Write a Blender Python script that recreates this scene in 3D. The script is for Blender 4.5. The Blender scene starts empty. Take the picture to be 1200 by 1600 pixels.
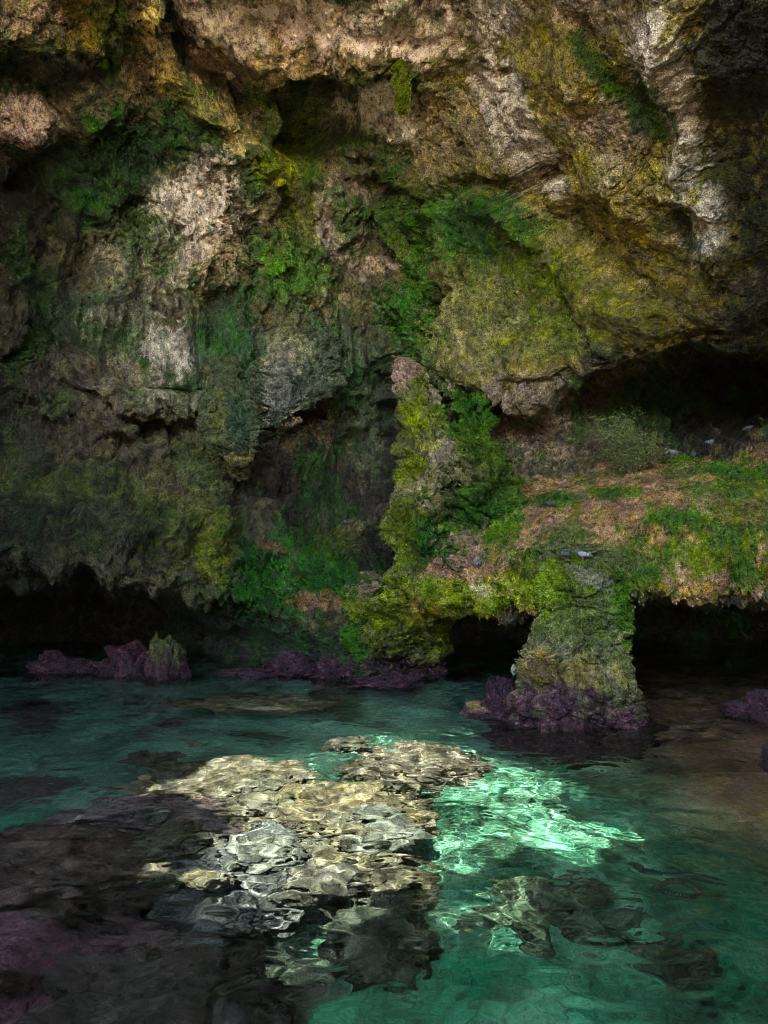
import bpy, bmesh, math, random
import numpy as np
from concurrent.futures import ThreadPoolExecutor
from mathutils import Vector, Matrix

# ------------------------------------------------------------------ camera, sky, sun, exposure
S = bpy.context.scene
COL = S.collection
F = 1186.0; EYE = 2.0; PITCH = math.atan(80.0 / F)
cd = bpy.data.cameras.new('camera'); cam = bpy.data.objects.new('camera', cd); COL.objects.link(cam)
cam.location = (0, 0, EYE); cam.rotation_euler = (math.pi / 2 + PITCH, 0, 0)
cd.sensor_fit = 'VERTICAL'; cd.angle = 2 * math.atan(800 / F); cd.clip_start = 0.05; cd.clip_end = 800
S.camera = cam
SUN_EL = math.radians(60); SUN_AZ = math.radians(-162)       # azimuth measured from +Y towards +X
to_sun = Vector((math.sin(SUN_AZ) * math.cos(SUN_EL), math.cos(SUN_AZ) * math.cos(SUN_EL), math.sin(SUN_EL)))
W = bpy.data.worlds.new('World'); S.world = W; W.use_nodes = True
nt = W.node_tree; bg = nt.nodes['Background']
sky = nt.nodes.new('ShaderNodeTexSky'); sky.sky_type = 'NISHITA'; sky.sun_disc = False
sky.sun_elevation = SUN_EL; sky.sun_rotation = SUN_AZ
nt.links.new(sky.outputs[0], bg.inputs[0]); bg.inputs[1].default_value = 0.15
sl = bpy.data.lights.new('sun', 'SUN'); sl.energy = 2.4; sl.angle = math.radians(0.5); sl.color = (1, 0.95, 0.86)
sun = bpy.data.objects.new('sun', sl); COL.objects.link(sun)
sun.rotation_euler = to_sun.to_track_quat('Z', 'Y').to_euler()
sl.cycles.is_caustics_light = True
S.view_settings.view_transform = 'Standard'; S.view_settings.look = 'None'
S.view_settings.exposure = 4.6; S.view_settings.gamma = 1
cy = S.cycles
cy.caustics_refractive = True; cy.caustics_reflective = False
cy.max_bounces = 8; cy.diffuse_bounces = 2; cy.glossy_bounces = 3; cy.transmission_bounces = 6
cy.sample_clamp_indirect = 4.0; cy.blur_glossy = 0.5
cy.use_denoising = True; cy.denoising_prefilter = 'NONE'; cy.filter_width = 1.0
try: cy.denoiser = 'OPENIMAGEDENOISE'
except Exception: pass

# ------------------------------------------------------------------ noise and projection helpers
rng = np.random.default_rng(7)
PERM = rng.permutation(256).astype(np.int32); PERM = np.concatenate([PERM, PERM, PERM])
GR = rng.normal(size=(256, 3)); GR /= np.linalg.norm(GR, axis=1)[:, None]
def _perlin(p):
    fl = np.floor(p); i = fl.astype(np.int32) & 255; f = (p - fl).astype(np.float32)
    w = f * f * f * (f * (f * 6 - 15) + 10); out = 0
    for dx in (0, 1):
        wx = w[:, 0] if dx else 1 - w[:, 0]
        a = PERM[i[:, 0] + dx]
        for dy in (0, 1):
            wy = w[:, 1] if dy else 1 - w[:, 1]
            b = PERM[a + ((i[:, 1] + dy) & 255)]; wxy = wx * wy
            for dz in (0, 1):
                wz = w[:, 2] if dz else 1 - w[:, 2]
                h = PERM[b + ((i[:, 2] + dz) & 255)]
                out = out + wxy * wz * (GX[h] * (f[:, 0] - dx) + GY[h] * (f[:, 1] - dy) + GZ[h] * (f[:, 2] - dz))
    return out * 1.5
GX, GY, GZ = [np.ascontiguousarray(GR[:, k]).astype(np.float32) for k in range(3)]
POOL = ThreadPoolExecutor(4)
def perlin(p):
    p = np.asarray(p, float)
    if len(p) < 20000: return _perlin(p)
    return np.concatenate(list(POOL.map(_perlin, np.array_split(p, max(4, len(p) // 30000)))))
def fbm(p, freq=1.0, octv=4, gain=0.5, ridged=False, seed=0.0):
    p = np.asarray(p, float) * freq + np.array([seed * 17.3, seed * 9.1, seed * 5.7]); a = 1.0; s = 0
    for _ in range(octv):
        n = perlin(p)
        s = s + a * ((1 - 2 * np.abs(n)) - 0.5 if ridged else n)
        p = p * 2.03 + 11.7; a *= gain
    return s
def _worley(p):
    """distances to the nearest and second nearest of scattered points"""
    i = np.floor(p).astype(np.int64); f = p - i
    d1 = np.full(len(p), 9.0); d2 = np.full(len(p), 9.0)
    for dx in (-1, 0, 1):
        for dy in (-1, 0, 1):
            for dz in (-1, 0, 1):
                h = PERM[PERM[PERM[(i[:, 0] + dx) & 255] + ((i[:, 1] + dy) & 255)] + ((i[:, 2] + dz) & 255)]
                o = GR[h] * 0.45 + 0.5 + np.array([dx, dy, dz])
                d = np.sqrt(((o - f) ** 2).sum(1))
                m = d < d1
                d2 = np.where(m, d1, np.minimum(d2, d)); d1 = np.where(m, d, d1)
    return d1, d2
def worley(p, freq, seed=0):
    p = np.asarray(p, float) * freq + seed * 13.7
    r = list(POOL.map(_worley, np.array_split(p, max(1, len(p) // 30000))))
    return np.concatenate([a for a, b in r]), np.concatenate([b for a, b in r])
def sst(a, b, x):
    t = np.clip((x - a) / (b - a), 0, 1); return t * t * (3 - 2 * t)
CP, SP = math.cos(PITCH), math.sin(PITCH)
def at(u, v, D):
    """the world point seen at photo pixel (u, v) that stands D metres ahead"""
    xc = (u - 600) / F; yc = (800 - v) / F
    dy = CP - yc * SP; dz = SP + yc * CP; t = D / dy
    return np.array([xc * t, D, EYE + dz * t])
def on_water(u, v, z=0.0):
    xc = (u - 600) / F; yc = (800 - v) / F
    dy = CP - yc * SP; dz = SP + yc * CP; t = (z - EYE) / dz
    return np.array([xc * t, dy * t, z])
def pix(P):
    y = P[:, 1]; z = P[:, 2] - EYE
    d = np.maximum(y * CP + z * SP, 0.3); up = -y * SP + z * CP
    return 600 + F * P[:, 0] / d, 800 - F * up / d
def poly_dist(u, v, pts):
    best = np.full(u.shape, 1e9); side = np.zeros(u.shape)
    for (x0, y0), (x1, y1) in zip(pts[:-1], pts[1:]):
        dx, dy = x1 - x0, y1 - y0; L = dx * dx + dy * dy
        t = np.clip(((u - x0) * dx + (v - y0) * dy) / L, 0, 1)
        ex, ey = u - x0 - t * dx, v - y0 - t * dy
        d = np.hypot(ex, ey); m = d < best
        side = np.where(m, np.sign(dx * ey - dy * ex), side); best = np.where(m, d, best)
    return best, side

# ------------------------------------------------------------------ mesh helpers
SURF = []
def mesh_obj(name, V, faces, mat, col=None, parent=None, smooth=True, moss=None):
    me = bpy.data.meshes.new(name)
    V = np.asarray(V, np.float32)
    if isinstance(faces, np.ndarray):
        n, k = faces.shape
        me.vertices.add(len(V)); me.vertices.foreach_set('co', V.ravel())
        me.loops.add(n * k); me.loops.foreach_set('vertex_index', faces.astype(np.int32).ravel())
        me.polygons.add(n)
        me.polygons.foreach_set('loop_start', np.arange(0, n * k, k, dtype=np.int32))
        me.polygons.foreach_set('loop_total', np.full(n, k, dtype=np.int32))
        me.update(calc_edges=True)
    else:
        me.from_pydata([tuple(map(float, v)) for v in V], [], faces); me.update()
    if col is not None:
        a = me.color_attributes.new('Col', 'FLOAT_COLOR', 'POINT')
        c = np.ones((len(V), 4), np.float32); c[:, :3] = col
        if moss is not None: c[:, 3] = moss
        a.data.foreach_set('color', c.ravel())
    me.polygons.foreach_set('use_smooth', np.full(len(me.polygons), smooth))
    me.materials.append(mat)
    if name in ('cave_wall', 'rock_ledge', 'rock_column', 'rock_buttress', 'rock_pillar'): SURF.append(np.asarray(V, float))
    o = bpy.data.objects.new(name, me); COL.objects.link(o)
    o.cycles.is_caustics_receiver = True
    if parent is not None: o.parent = parent
    return o
def tag(o, label, cat, group=None):
    o['label'] = label; o['category'] = cat
    if group: o['group'] = group
    return o
def struct(o): o['kind'] = 'structure'; return o
def grid_faces(nr, nc, wrap=False):
    r = np.arange(nr - 1)[:, None]; c = np.arange(nc if wrap else nc - 1)[None, :]
    a = r * nc + c; b = r * nc + (c + 1) % nc
    return np.stack([a, b, b + nc, a + nc], -1).reshape(-1, 4)
def grid_normals(P):
    dr = np.gradient(P, axis=0); dc = np.gradient(P, axis=1)
    n = np.cross(dc, dr); n /= np.linalg.norm(n, axis=2)[..., None] + 1e-9
    return n

# ------------------------------------------------------------------ materials
def new_mat(name):
    m = bpy.data.materials.new(name); m.use_nodes = True
    t = m.node_tree; return m, t, t.nodes['Principled BSDF']
def node(t, kind, **kw):
    n = t.nodes.new(kind)
    for k, v in kw.items():
        if k in n.inputs: n.inputs[k].default_value = v
        else: setattr(n, k, v)
    return n
def maprange(t, src, a, b, c, d):
    m = node(t, 'ShaderNodeMapRange'); t.links.new(src, m.inputs[0])
    for i, x in enumerate((a, b, c, d)): m.inputs[i + 1].default_value = x
    return m.outputs[0]
def math_n(t, op, a, b):
    m = node(t, 'ShaderNodeMath', operation=op)
    for i, x in enumerate((a, b)):
        if hasattr(x, 'links'): t.links.new(x, m.inputs[i])
        else: m.inputs[i].default_value = x
    return m.outputs[0]
def rock_material(name, rough=0.62, bump=1.0, spec=0.45, scale=1.0, contrast=1.0):
    m, t, b = new_mat(name)
    L = t.links.new
    att = node(t, 'ShaderNodeAttribute', attribute_name='Col')
    geo = node(t, 'ShaderNodeNewGeometry')
    n1 = node(t, 'ShaderNodeTexNoise', Scale=7.0 * scale, Detail=8.0, Roughness=0.68); L(geo.outputs['Position'], n1.inputs['Vector'])
    n2 = node(t, 'ShaderNodeTexNoise', Scale=42.0 * scale, Detail=5.0, Roughness=0.7); L(geo.outputs['Position'], n2.inputs['Vector'])
    vo = node(t, 'ShaderNodeTexVoronoi', Scale=26.0 * scale); L(geo.outputs['Position'], vo.inputs['Vector'])
    c = contrast
    f1 = maprange(t, n1.outputs[0], 0.34, 0.66, 1 - 0.62 * c, 1 + 0.55 * c)
    f2 = maprange(t, n2.outputs[0], 0.36, 0.64, 1 - 0.46 * c, 1 + 0.46 * c)
    f = math_n(t, 'MULTIPLY', f1, f2); FN = f
    mul = node(t, 'ShaderNodeVectorMath', operation='SCALE'); L(att.outputs['Color'], mul.inputs[0]); L(f, mul.inputs['Scale'])
    # hue drift between warm and cool
    n3 = node(t, 'ShaderNodeTexNoise', Scale=3.1 * scale, Detail=5.0, Roughness=0.6); L(geo.outputs['Position'], n3.inputs['Vector'])
    wv = node(t, 'ShaderNodeVectorMath', operation='MULTIPLY_ADD'); L(n3.outputs['Color'], wv.inputs[0]); wv.inputs[1].default_value = (.35, .35, .35); L(geo.outputs['Position'], wv.inputs[2])
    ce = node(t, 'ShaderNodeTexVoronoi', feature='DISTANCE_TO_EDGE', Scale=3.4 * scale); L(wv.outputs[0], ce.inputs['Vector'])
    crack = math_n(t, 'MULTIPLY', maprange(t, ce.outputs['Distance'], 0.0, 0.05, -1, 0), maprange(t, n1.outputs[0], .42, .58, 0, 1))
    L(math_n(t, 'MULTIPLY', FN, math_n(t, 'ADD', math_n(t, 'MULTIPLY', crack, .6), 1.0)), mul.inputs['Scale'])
    hs = node(t, 'ShaderNodeHueSaturation'); L(mul.outputs[0], hs.inputs['Color'])
    L(maprange(t, n3.outputs[0], 0.3, 0.7, 0.485, 0.52), hs.inputs['Hue']); L(maprange(t, n3.outputs[0], 0.3, 0.7, 0.8, 1.2), hs.inputs['Saturation'])
    L(hs.outputs[0], b.inputs['Base Color'])
    L(maprange(t, n2.outputs[0], 0.35, 0.65, rough - 0.16, rough + 0.2), b.inputs['Roughness'])
    b.inputs['Specular IOR Level'].default_value = spec
    pit = maprange(t, vo.outputs['Distance'], 0.1, 0.42, -1, 0)
    h = math_n(t, 'ADD', math_n(t, 'MULTIPLY', n1.outputs[0], 0.11), math_n(t, 'MULTIPLY', n2.outputs[0], 0.031))
    h = math_n(t, 'ADD', h, math_n(t, 'MULTIPLY', pit, 0.007)); h = math_n(t, 'ADD', h, math_n(t, 'MULTIPLY', crack, 0.022))
    bp = node(t, 'ShaderNodeBump', Strength=1.0, Distance=1.0 * bump); L(h, bp.inputs['Height']); L(bp.outputs[0], b.inputs['Normal'])
    return m
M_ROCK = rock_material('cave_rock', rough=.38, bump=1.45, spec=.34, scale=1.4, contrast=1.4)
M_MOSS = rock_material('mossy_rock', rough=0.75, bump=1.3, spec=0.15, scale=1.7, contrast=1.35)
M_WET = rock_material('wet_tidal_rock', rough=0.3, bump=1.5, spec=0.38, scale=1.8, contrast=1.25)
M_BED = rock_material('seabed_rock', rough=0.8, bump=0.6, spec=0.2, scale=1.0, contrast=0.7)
def plain(name, color, rough=0.6, var=0.35, scale=20, spec=0.4):
    m, t, b = new_mat(name)
    n = node(t, 'ShaderNodeTexNoise', Scale=float(scale), Detail=4.0)
    tc = node(t, 'ShaderNodeTexCoord'); t.links.new(tc.outputs['Object'], n.inputs['Vector'])
    f = maprange(t, n.outputs[0], 0.3, 0.7, 1 - var, 1 + var)
    s = node(t, 'ShaderNodeVectorMath', operation='SCALE'); s.inputs[0].default_value = color[:3]; t.links.new(f, s.inputs['Scale'])
    t.links.new(s.outputs[0], b.inputs['Base Color']); b.inputs['Roughness'].default_value = rough
    b.inputs['Specular IOR Level'].default_value = spec
    return m

# ------------------------------------------------------------------ colour of the rock: mineral crusts, moss, algae, and painted-in light and shade
PALE = (.70, .58, .55); TAN = (.42, .31, .19); BROWN = (.17, .12, .08); DARK = (.05, .042, .032)
OCHRE = (.30, .225, .08); OLIVE = (.12, .12, .03); MOSS = (.07, .135, .02); DGRN = (.032, .06, .026)
YMOSS = (.26, .28, .03); GREY = (.30, .26, .20); ORNG = (.38, .21, .12); PINK = (.50, .36, .31); PURP = (.115, .062, .095)
GGRN = (.13, .14, .085)
BLOBS = [
 # top left
 (110, 40, 150, 75, 0, OCHRE, .9), (15, 30, 70, 60, 0, PINK, .7), (60, 115, 120, 45, 0, DGRN, .9), (35, 215, 70, 70, 0, PINK, .95),
 (130, 165, 60, 80, 0, BROWN, .8), (205, 70, 36, 120, 0, BROWN, .8), (290, 60, 40, 90, -20, DARK, .9),
 (400, 60, 120, 70, 10, TAN, .8), (470, 110, 160, 55, 20, TAN, .8), (350, 20, 60, 50, 0, PALE, .6), (340, 95, 60, 40, 30, BROWN, .8),
 (600, 175, 62, 55, 30, PALE, .75), (690, 160, 80, 80, 0, TAN, .8), (700, 100, 18, 20, 0, PALE, .8), (700, 20, 50, 30, 20, DGRN, .9),
 (505, 180, 58, 72, 0, (.13, .14, .095), .95), (452, 190, 45, 40, 0, (.1, .13, .05), .8), (450, 262, 55, 34, 0, YMOSS, .9),
 (300, 230, 90, 70, 0, DGRN, .85), (175, 270, 100, 90, 0, DGRN, .85), (25, 330, 70, 100, 0, DARK, .9),
 (305, 330, 68, 85, -15, PALE, .85), (280, 400, 60, 60, 20, PALE, .65), (220, 430, 100, 60, 0, GREY, .8), (340, 420, 40, 70, 0, TAN, .7), (60, 460, 90, 60, 0, BROWN, .7),
 (120, 500, 90, 60, 0, (.09, .11, .07), .9), (270, 545, 42, 42, 0, PALE, .6), (215, 610, 140, 34, 5, GREY, .75), (60, 580, 120, 40, 0, BROWN, .7),
 (175, 520, 50, 40, 0, GREY, .7),
 # middle
 (480, 330, 48, 70, 0, (.16, .16, .05), .8), (470, 420, 60, 60, 0, (.09, .16, .05), .9), (545, 330, 48, 85, 0, (.32, .24, .21), .85), (600, 415, 55, 16, 0, PINK, .8),
 (640, 340, 90, 60, 0, DGRN, .95), (740, 360, 90, 70, 0, (.06, .1, .03), .95), (600, 240, 80, 45, 0, (.085, .09, .05), .9),
 (740, 500, 60, 80, 20, TAN, .45), (640, 480, 55, 90, 0, (.045, .12, .03), .95), (500, 480, 70, 25, 0, TAN, .5),
 (480, 560, 85, 85, 0, GGRN, .9), (440, 590, 38, 65, 10, GREY, .9), (560, 590, 70, 90, 0, (.085, .1, .065), .9), (360, 540, 46, 120, 0, (.05, .075, .045), .95),
 (500, 690, 100, 45, 0, BROWN, .9), (480, 770, 120, 65, 0, (.07, .05, .04), .95), (580, 700, 45, 80, 0, GGRN, .9), (540, 800, 80, 22, 0, (.16, .12, .11), .6),
 (230, 670, 140, 45, 15, GGRN, .9), (100, 755, 115, 42, 0, (.14, .15, .045), .9), (320, 730, 70, 40, 20, (.17, .17, .07), .85), (130, 650, 100, 50, 0, BROWN, .8),
 (270, 820, 130, 45, 0, OLIVE, .7), (170, 690, 200, 60, 5, (.10, .075, .045), .6), (90, 830, 160, 50, 0, (.06, .055, .03), .9), (345, 875, 40, 60, 0, (.2, .2, .03), .9), (420, 900, 80, 80, 0, (.035, .1, .025), .95),
 (500, 880, 90, 60, 0, (.04, .12, .02), .95), (560, 840, 70, 30, 0, OLIVE, .8), (495, 940, 40, 12, 0, ORNG, .8), (425, 855, 30, 10, 20, ORNG, .6), (580, 820, 40, 14, 0, TAN, .7),
 (620, 860, 60, 50, 0, DARK, .8),
 # right roof
 (780, 400, 190, 130, 35, (.10, .12, .03), .95), (960, 300, 140, 190, -20, OCHRE, .9), (760, 355, 130, 60, 0, (.045, .085, .028), .97), (880, 470, 120, 80, 35, (.12, .14, .03), .95), (735, 505, 75, 85, 20, (.25, .21, .10), .6), (760, 80, 140, 80, 0, (.24, .19, .07), .9), (775, 28, 46, 45, 0, PALE, .8), (880, 150, 110, 110, 0, OCHRE, .85),
 (720, 220, 110, 60, 0, (.26, .2, .13), .9), (950, 195, 70, 42, 0, PINK, .85), (930, 20, 70, 34, 20, PINK, .8), (1005, 75, 34, 70, 10, PALE, .7), (880, 300, 20, 40, -20, PALE, .5), (940, 265, 25, 30, 0, PALE, .4),
 (1060, 150, 40, 100, -8, (.5, .42, .36), .8), (1100, 350, 44, 60, 0, (.5, .41, .37), .9), (1062, 290, 22, 40, 0, PALE, .8), (1140, 110, 70, 140, 0, (.05, .048, .03), .95), (950, 70, 30, 50, 0, (.26, .2, .09), .7),
 (1150, 250, 70, 100, 0, (.07, .055, .025), .95), (1120, 480, 160, 90, 0, (.13, .085, .025), .95), (960, 480, 90, 60, 10, (.15, .13, .03), .8), (840, 540, 80, 30, 0, (.2, .2, .05), .6),
 (960, 330, 100, 130, -25, (.27, .20, .075), .55), (798, 150, 26, 70, -25, (.9, .76, .72), .95), (832, 235, 22, 60, -18, (.9, .76, .72), .95), (1066, 190, 30, 90, -8, (.8, .68, .62), .8), (1098, 345, 36, 50, 0, (.75, .62, .57), .85),
 (600, 175, 50, 42, 30, (.85, .75, .68), .8), (300, 325, 48, 60, -15, (.85, .72, .70), .7), (350, 30, 60, 40, 20, (.95, .74, .72), .8), (520, 28, 90, 26, 8, (.95, .74, .68), .85), (30, 210, 50, 50, 0, (.7, .5, .46), .8),  # pale mineral; the top blobs are also brightened as painted highlights
 (90, 280, 90, 60, 0, DGRN, .8), (60, 420, 70, 80, 0, DARK, .6), (40, 600, 60, 70, 0, DARK, .6), (100, 120, 90, 34, 0, DARK, .8), (270, 90, 22, 60, -20, DARK, .9), (230, 240, 70, 50, 0, (.03, .055, .03), .8),  # dark blobs paint the shade of the left side
 # niche and the ledge
 (870, 655, 120, 75, 0, (.30, .21, .16), .97), (960, 640, 70, 90, 0, (.07, .055, .035), .9), (1120, 620, 120, 90, 0, (.03, .025, .02), .97), (610, 660, 22, 90, 0, DARK, .9), (600, 850, 34, 50, 0, DARK, .95), (480, 760, 110, 60, 0, (.055, .036, .03), .8), (1180, 60, 60, 120, 0, DARK, .8), (0, 330, 60, 120, 0, DARK, .9), (10, 500, 60, 120, 0, (.06, .05, .03), .8), (1195, 430, 60, 170, 0, (.055, .04, .018), .9),  # niche back painted lighter; dark recess, void and edge blobs paint in shade
]
LEDGE_BLOBS = [
 (1130, 745, 110, 26, 0, MOSS, .95), (1110, 865, 150, 60, 0, (.105, .13, .02), .97), (1160, 780, 90, 40, 0, (.14, .15, .03), .8), (990, 880, 40, 40, 0, (.1, .15, .02), .95), (870, 780, 34, 18, 0, MOSS, .9), (960, 768, 46, 10, 0, MOSS, .9),
 (1060, 722, 44, 12, 0, MOSS, .9), (1050, 805, 50, 12, 0, MOSS, .8), (850, 880, 90, 34, 0, (.115, .14, .025), .9), (790, 815, 36, 40, 0, MOSS, .9), (880, 840, 60, 16, 0, OLIVE, .7), (700, 930, 110, 36, 0, (.24, .26, .03), .95),
 (820, 935, 60, 22, 0, (.2, .24, .025), .9), (745, 920, 30, 10, 10, (.55, .5, .26), .9), (720, 880, 50, 26, 0, (.36, .22, .15), .9), (660, 945, 26, 22, 0, (.34, .25, .05), .9), (930, 910, 30, 14, 20, (.4, .33, .22), .5), (1060, 925, 60, 18, 0, (.3, .2, .05), .7),
 (830, 755, 60, 14, 0, ORNG, .8), (1000, 745, 120, 14, 0, ORNG, .6), (960, 870, 60, 22, 0, TAN, .6),
]
PALE_LINES = [
 ([(236, 20), (255, 110), (300, 150), (350, 180), (384, 215)], 20, (.52, .4, .2), .85),  # lit ridge edge painted into the colour
 ([(300, 10), (380, 40), (430, 30), (500, 8), (560, 42), (620, 38), (690, 62)], 44, (.88, .68, .62), .97),  # pale roof band, brightened to paint in its highlights
 ([(755, 120), (800, 190), (815, 230), (838, 280)], 30, (.80, .66, .62), .95),
 ([(905, 70), (930, 115), (985, 150), (1035, 205)], 22, (.05, .08, .02), .95),
 ([(1060, 330), (1085, 385)], 12, (.04, .06, .02), .9),
 ([(500, 300), (505, 360), (560, 430)], 12, (.4, .33, .3), .7),
]
def paint(P, base, blobs, lines=(), tide=True):
    u, v = pix(P)
    c = np.tile(np.array(base, float), (len(P), 1)) if np.ndim(base) == 1 else np.array(base, float)
    n = fbm(P, 1.5, 6, .66, seed=3); n2 = fbm(P, 8, 4, .7, seed=5); n = .75 * n + .6 * fbm(P * [3, 2, .7], 1.0, 5, .6, seed=6)
    for (x, y, ru, rv, ang, k, w) in blobs:
        m = (np.abs(u - x) < 2.3 * max(ru, rv)) & (np.abs(v - y) < 2.3 * max(ru, rv))
        if not m.any(): continue
        a = math.radians(ang); dx, dy = u[m] - x, v[m] - y
        e = np.hypot((dx * math.cos(a) + dy * math.sin(a)) / ru, (-dx * math.sin(a) + dy * math.cos(a)) / rv)
        al = (sst(1.16, .8, e + .66 * n[m] + .5 * n2[m]) * w)[:, None]
        c[m] = c[m] * (1 - al) + np.array(k) * al
    for pts, w0, k, w in lines:
        d, _ = poly_dist(u, v, pts)
        al = (sst(1.2, .6, d / w0 + 1.0 * n + .6 * n2) * w)[:, None]
        c = c * (1 - al) + np.array(k) * al
    if tide:
        z = P[:, 2] + .34 * n + .24 * n2
        al = (sst(.62, .18, z) * .95)[:, None]; c = c * (1 - al) + (np.array((.05, .024, .032)) + np.array((.19, .08, .11)) * sst(.28, .7, fbm(P, 13, 3, .7, seed=44) + .35 * n)[:, None]) * al
    lum = c.mean(1, keepdims=True); gq = sst(0, .03, c[:, 1:2] - c[:, :1]); c = lum + (c - lum) * (1.18 + .3 * gq)
    return np.clip(c, .006, .85)
def mossy(c): return np.clip((c[:, 1] - np.maximum(c[:, 0], c[:, 2]) * .9) * 12, 0, 1)

# ------------------------------------------------------------------ the cave: one profile per column, swept across
COLS = {   # photo column: depth of the grotto's back, then (row, depth) from the grotto ceiling up to the roof
 -300: (18, (915, 18), (850, 10.5), (800, 10), (740, 10), (680, 10.3), (610, 10.2), (540, 9.7), (400, 9.3), (200, 8.5), (0, 7.5), (-150, 6.5)),
 0:   (21, (918, 21), (892, 12.2), (810, 11.8), (735, 11.9), (680, 12.2), (610, 12), (540, 11.6), (400, 11.3), (200, 10.3), (0, 9), (-150, 7.8)),
 200: (20, (922, 20), (898, 13), (795, 12.6), (720, 12.9), (660, 12.7), (600, 12.4), (520, 12.6), (400, 12.3), (200, 11.2), (0, 9.8), (-150, 8.4)),
 370: (16.5, (992, 16.5), (955, 14), (870, 13.6), (740, 14), (680, 13.5), (600, 13.2), (500, 13.5), (380, 13), (200, 12), (0, 10.2), (-150, 8.8)),
 500: (14.6, (1015, 14.6), (960, 14), (870, 13.6), (800, 14.6), (720, 15), (655, 15), (500, 14.4), (380, 13.8), (200, 12.6), (0, 10.4), (-150, 9)),
 600: (14.2, (1010, 14.2), (960, 13.6), (900, 13.3), (810, 14.8), (700, 15.3), (590, 15), (480, 14.4), (330, 13.8), (200, 12.4), (0, 10.4), (-150, 8.9)),
 700: (19, (930, 19), (950, 12.4), (900, 12.1), (820, 13.1), (740, 13.4), (660, 13.4), (590, 13), (430, 12.6), (250, 12.0), (0, 10), (-150, 8.6)),
 790: (20, (925, 20), (950, 11.4), (900, 11.1), (745, 13.5), (700, 13.8), (640, 13.6), (602, 12.6), (450, 12.0), (290, 11.2), (0, 9), (-150, 7.8)),
 900: (20, (925, 20), (945, 10.8), (870, 10.6), (738, 13.3), (690, 13.8), (620, 13.5), (590, 12.0), (430, 11.2), (250, 9.8), (0, 8), (-150, 7)),
 1000: (20, (920, 20), (930, 10.3), (862, 10.2), (722, 13), (672, 14.0), (605, 14.0), (575, 11.3), (400, 10.2), (200, 8.7), (0, 7.2), (-150, 6.3)),
 1200: (19, (920, 19), (942, 9.7), (845, 9.5), (688, 12.5), (640, 14.8), (560, 14.8), (545, 10.4), (380, 9), (200, 7.8), (0, 6.4), (-150, 5.6)),
 1500: (16, (920, 16), (935, 8.5), (810, 8.4), (655, 11), (620, 12.5), (540, 12), (490, 8.8), (350, 7.6), (200, 6.6), (0, 5.4), (-150, 4.8)),
}
def wl(u, D, z): p = at(u, 900, D); p[2] = z; return p
keys = sorted(COLS); ctrl = []
for u in keys:
    q = COLS[u]
    pts = [wl(u, q[0], -2.5), wl(u, q[0], 0.05)] + [at(u, v, D) for v, D in q[1:]]
    e = pts[-1]; pts.append(np.array([e[0] * .92, e[1] - 2.3, e[2] + .9])); pts.append(np.array([e[0] * .85, e[1] - 4.0, e[2] + 2.5]))
    ctrl.append(np.array(pts))
def side(c, dx, ky): k = c.copy(); k[:, 0] += dx; k[:, 1] = k[:, 1] * ky - 3; return k
ctrl = [side(ctrl[0], -1.5, .35)] + ctrl + [side(ctrl[-1], 1.5, .35)]
ctrl = np.array(ctrl); ukeys = np.array([-620] + keys + [1820], float)
NU, NR = 900, 1060
def catmull(K, C, x):
    """cubic interpolation of rows C at keys K, sampled at x, with limited tangents"""
    h = np.diff(K); d = np.diff(C, axis=0) / h.reshape(-1, *([1] * (C.ndim - 1)))
    m = np.zeros_like(C); m[0] = d[0]; m[-1] = d[-1]
    m[1:-1] = np.where(d[1:] * d[:-1] > 0, 2 * d[1:] * d[:-1] / (d[1:] + d[:-1] + 1e-12), 0) * .5 + .25 * (d[1:] + d[:-1])
    i = np.clip(np.searchsorted(K, x) - 1, 0, len(K) - 2); t = (x - K[i]) / h[i]
    sh = (-1,) + (1,) * (C.ndim - 1); t = t.reshape(sh); hh = h[i].reshape(sh)
    return (2*t**3 - 3*t**2 + 1) * C[i] + (t**3 - 2*t**2 + t) * hh * m[i] + (-2*t**3 + 3*t**2) * C[i+1] + (t**3 - t**2) * hh * m[i+1]
us = np.concatenate([np.linspace(-620, -60, 70, endpoint=False), np.linspace(-60, 1260, NU - 140), np.linspace(1260, 1820, 71)[1:]])
NU = len(us)
CC = catmull(ukeys, ctrl, us)                       # NU x rows x 3
rowk = np.arange(CC.shape[1], dtype=float)
dens = [25, 70, 70, 70, 100, 75, 75, 75, 130, 140, 140, 70, 20, 12]   # mesh rows per profile segment
rs = np.concatenate([np.linspace(k, k + 1, n, endpoint=False) for k, n in enumerate(dens)] + [[len(dens)]])
NR = len(rs)
P = catmull(rowk, CC.transpose(1, 0, 2), rs)        # NR x NU x 3
N = grid_normals(P)
flat = P.reshape(-1, 3)
u0, v0 = pix(flat); RR = np.repeat(rs, NU)
# make the normals look into the cave
flipm = (N.reshape(-1, 3) * (np.array([0, 3.0, 3.5]) - flat)).sum(1)
if np.median(flipm) < 0: N = -N
Nf = N.reshape(-1, 3)
warp = np.stack([fbm(flat, .9, 3, .5, seed=k) for k in (21, 22, 23)], 1) * .55
Q = flat + warp
und = np.clip(RR, 0, 99)
rsm = 1 - .75 * sst(640, 780, u0) * sst(7.6, 8.6, RR)
disp = .6 * fbm(Q, .38, 2, .5, seed=1) * (.35 + .65 * rsm) + .24 * fbm(Q * [1, 1, .4], 1.0, 3, .42, seed=2) * rsm + .06 * fbm(Q, 1.5, 4, .55, ridged=True, seed=4) * rsm
d1, d2 = worley(Q * [1, 1, 1.25], 1.15, 2); disp += (-.06 * sst(.12, 0, d2 - d1) + .07 * (.5 - d1)) * rsm
d1, d2 = worley(Q, 3.2, 5); disp += -.045 * sst(.14, 0, d2 - d1) * sst(-.2, .35, fbm(flat, .7, 2, .5, seed=8)) + .05 * (.5 - d1)
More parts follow.
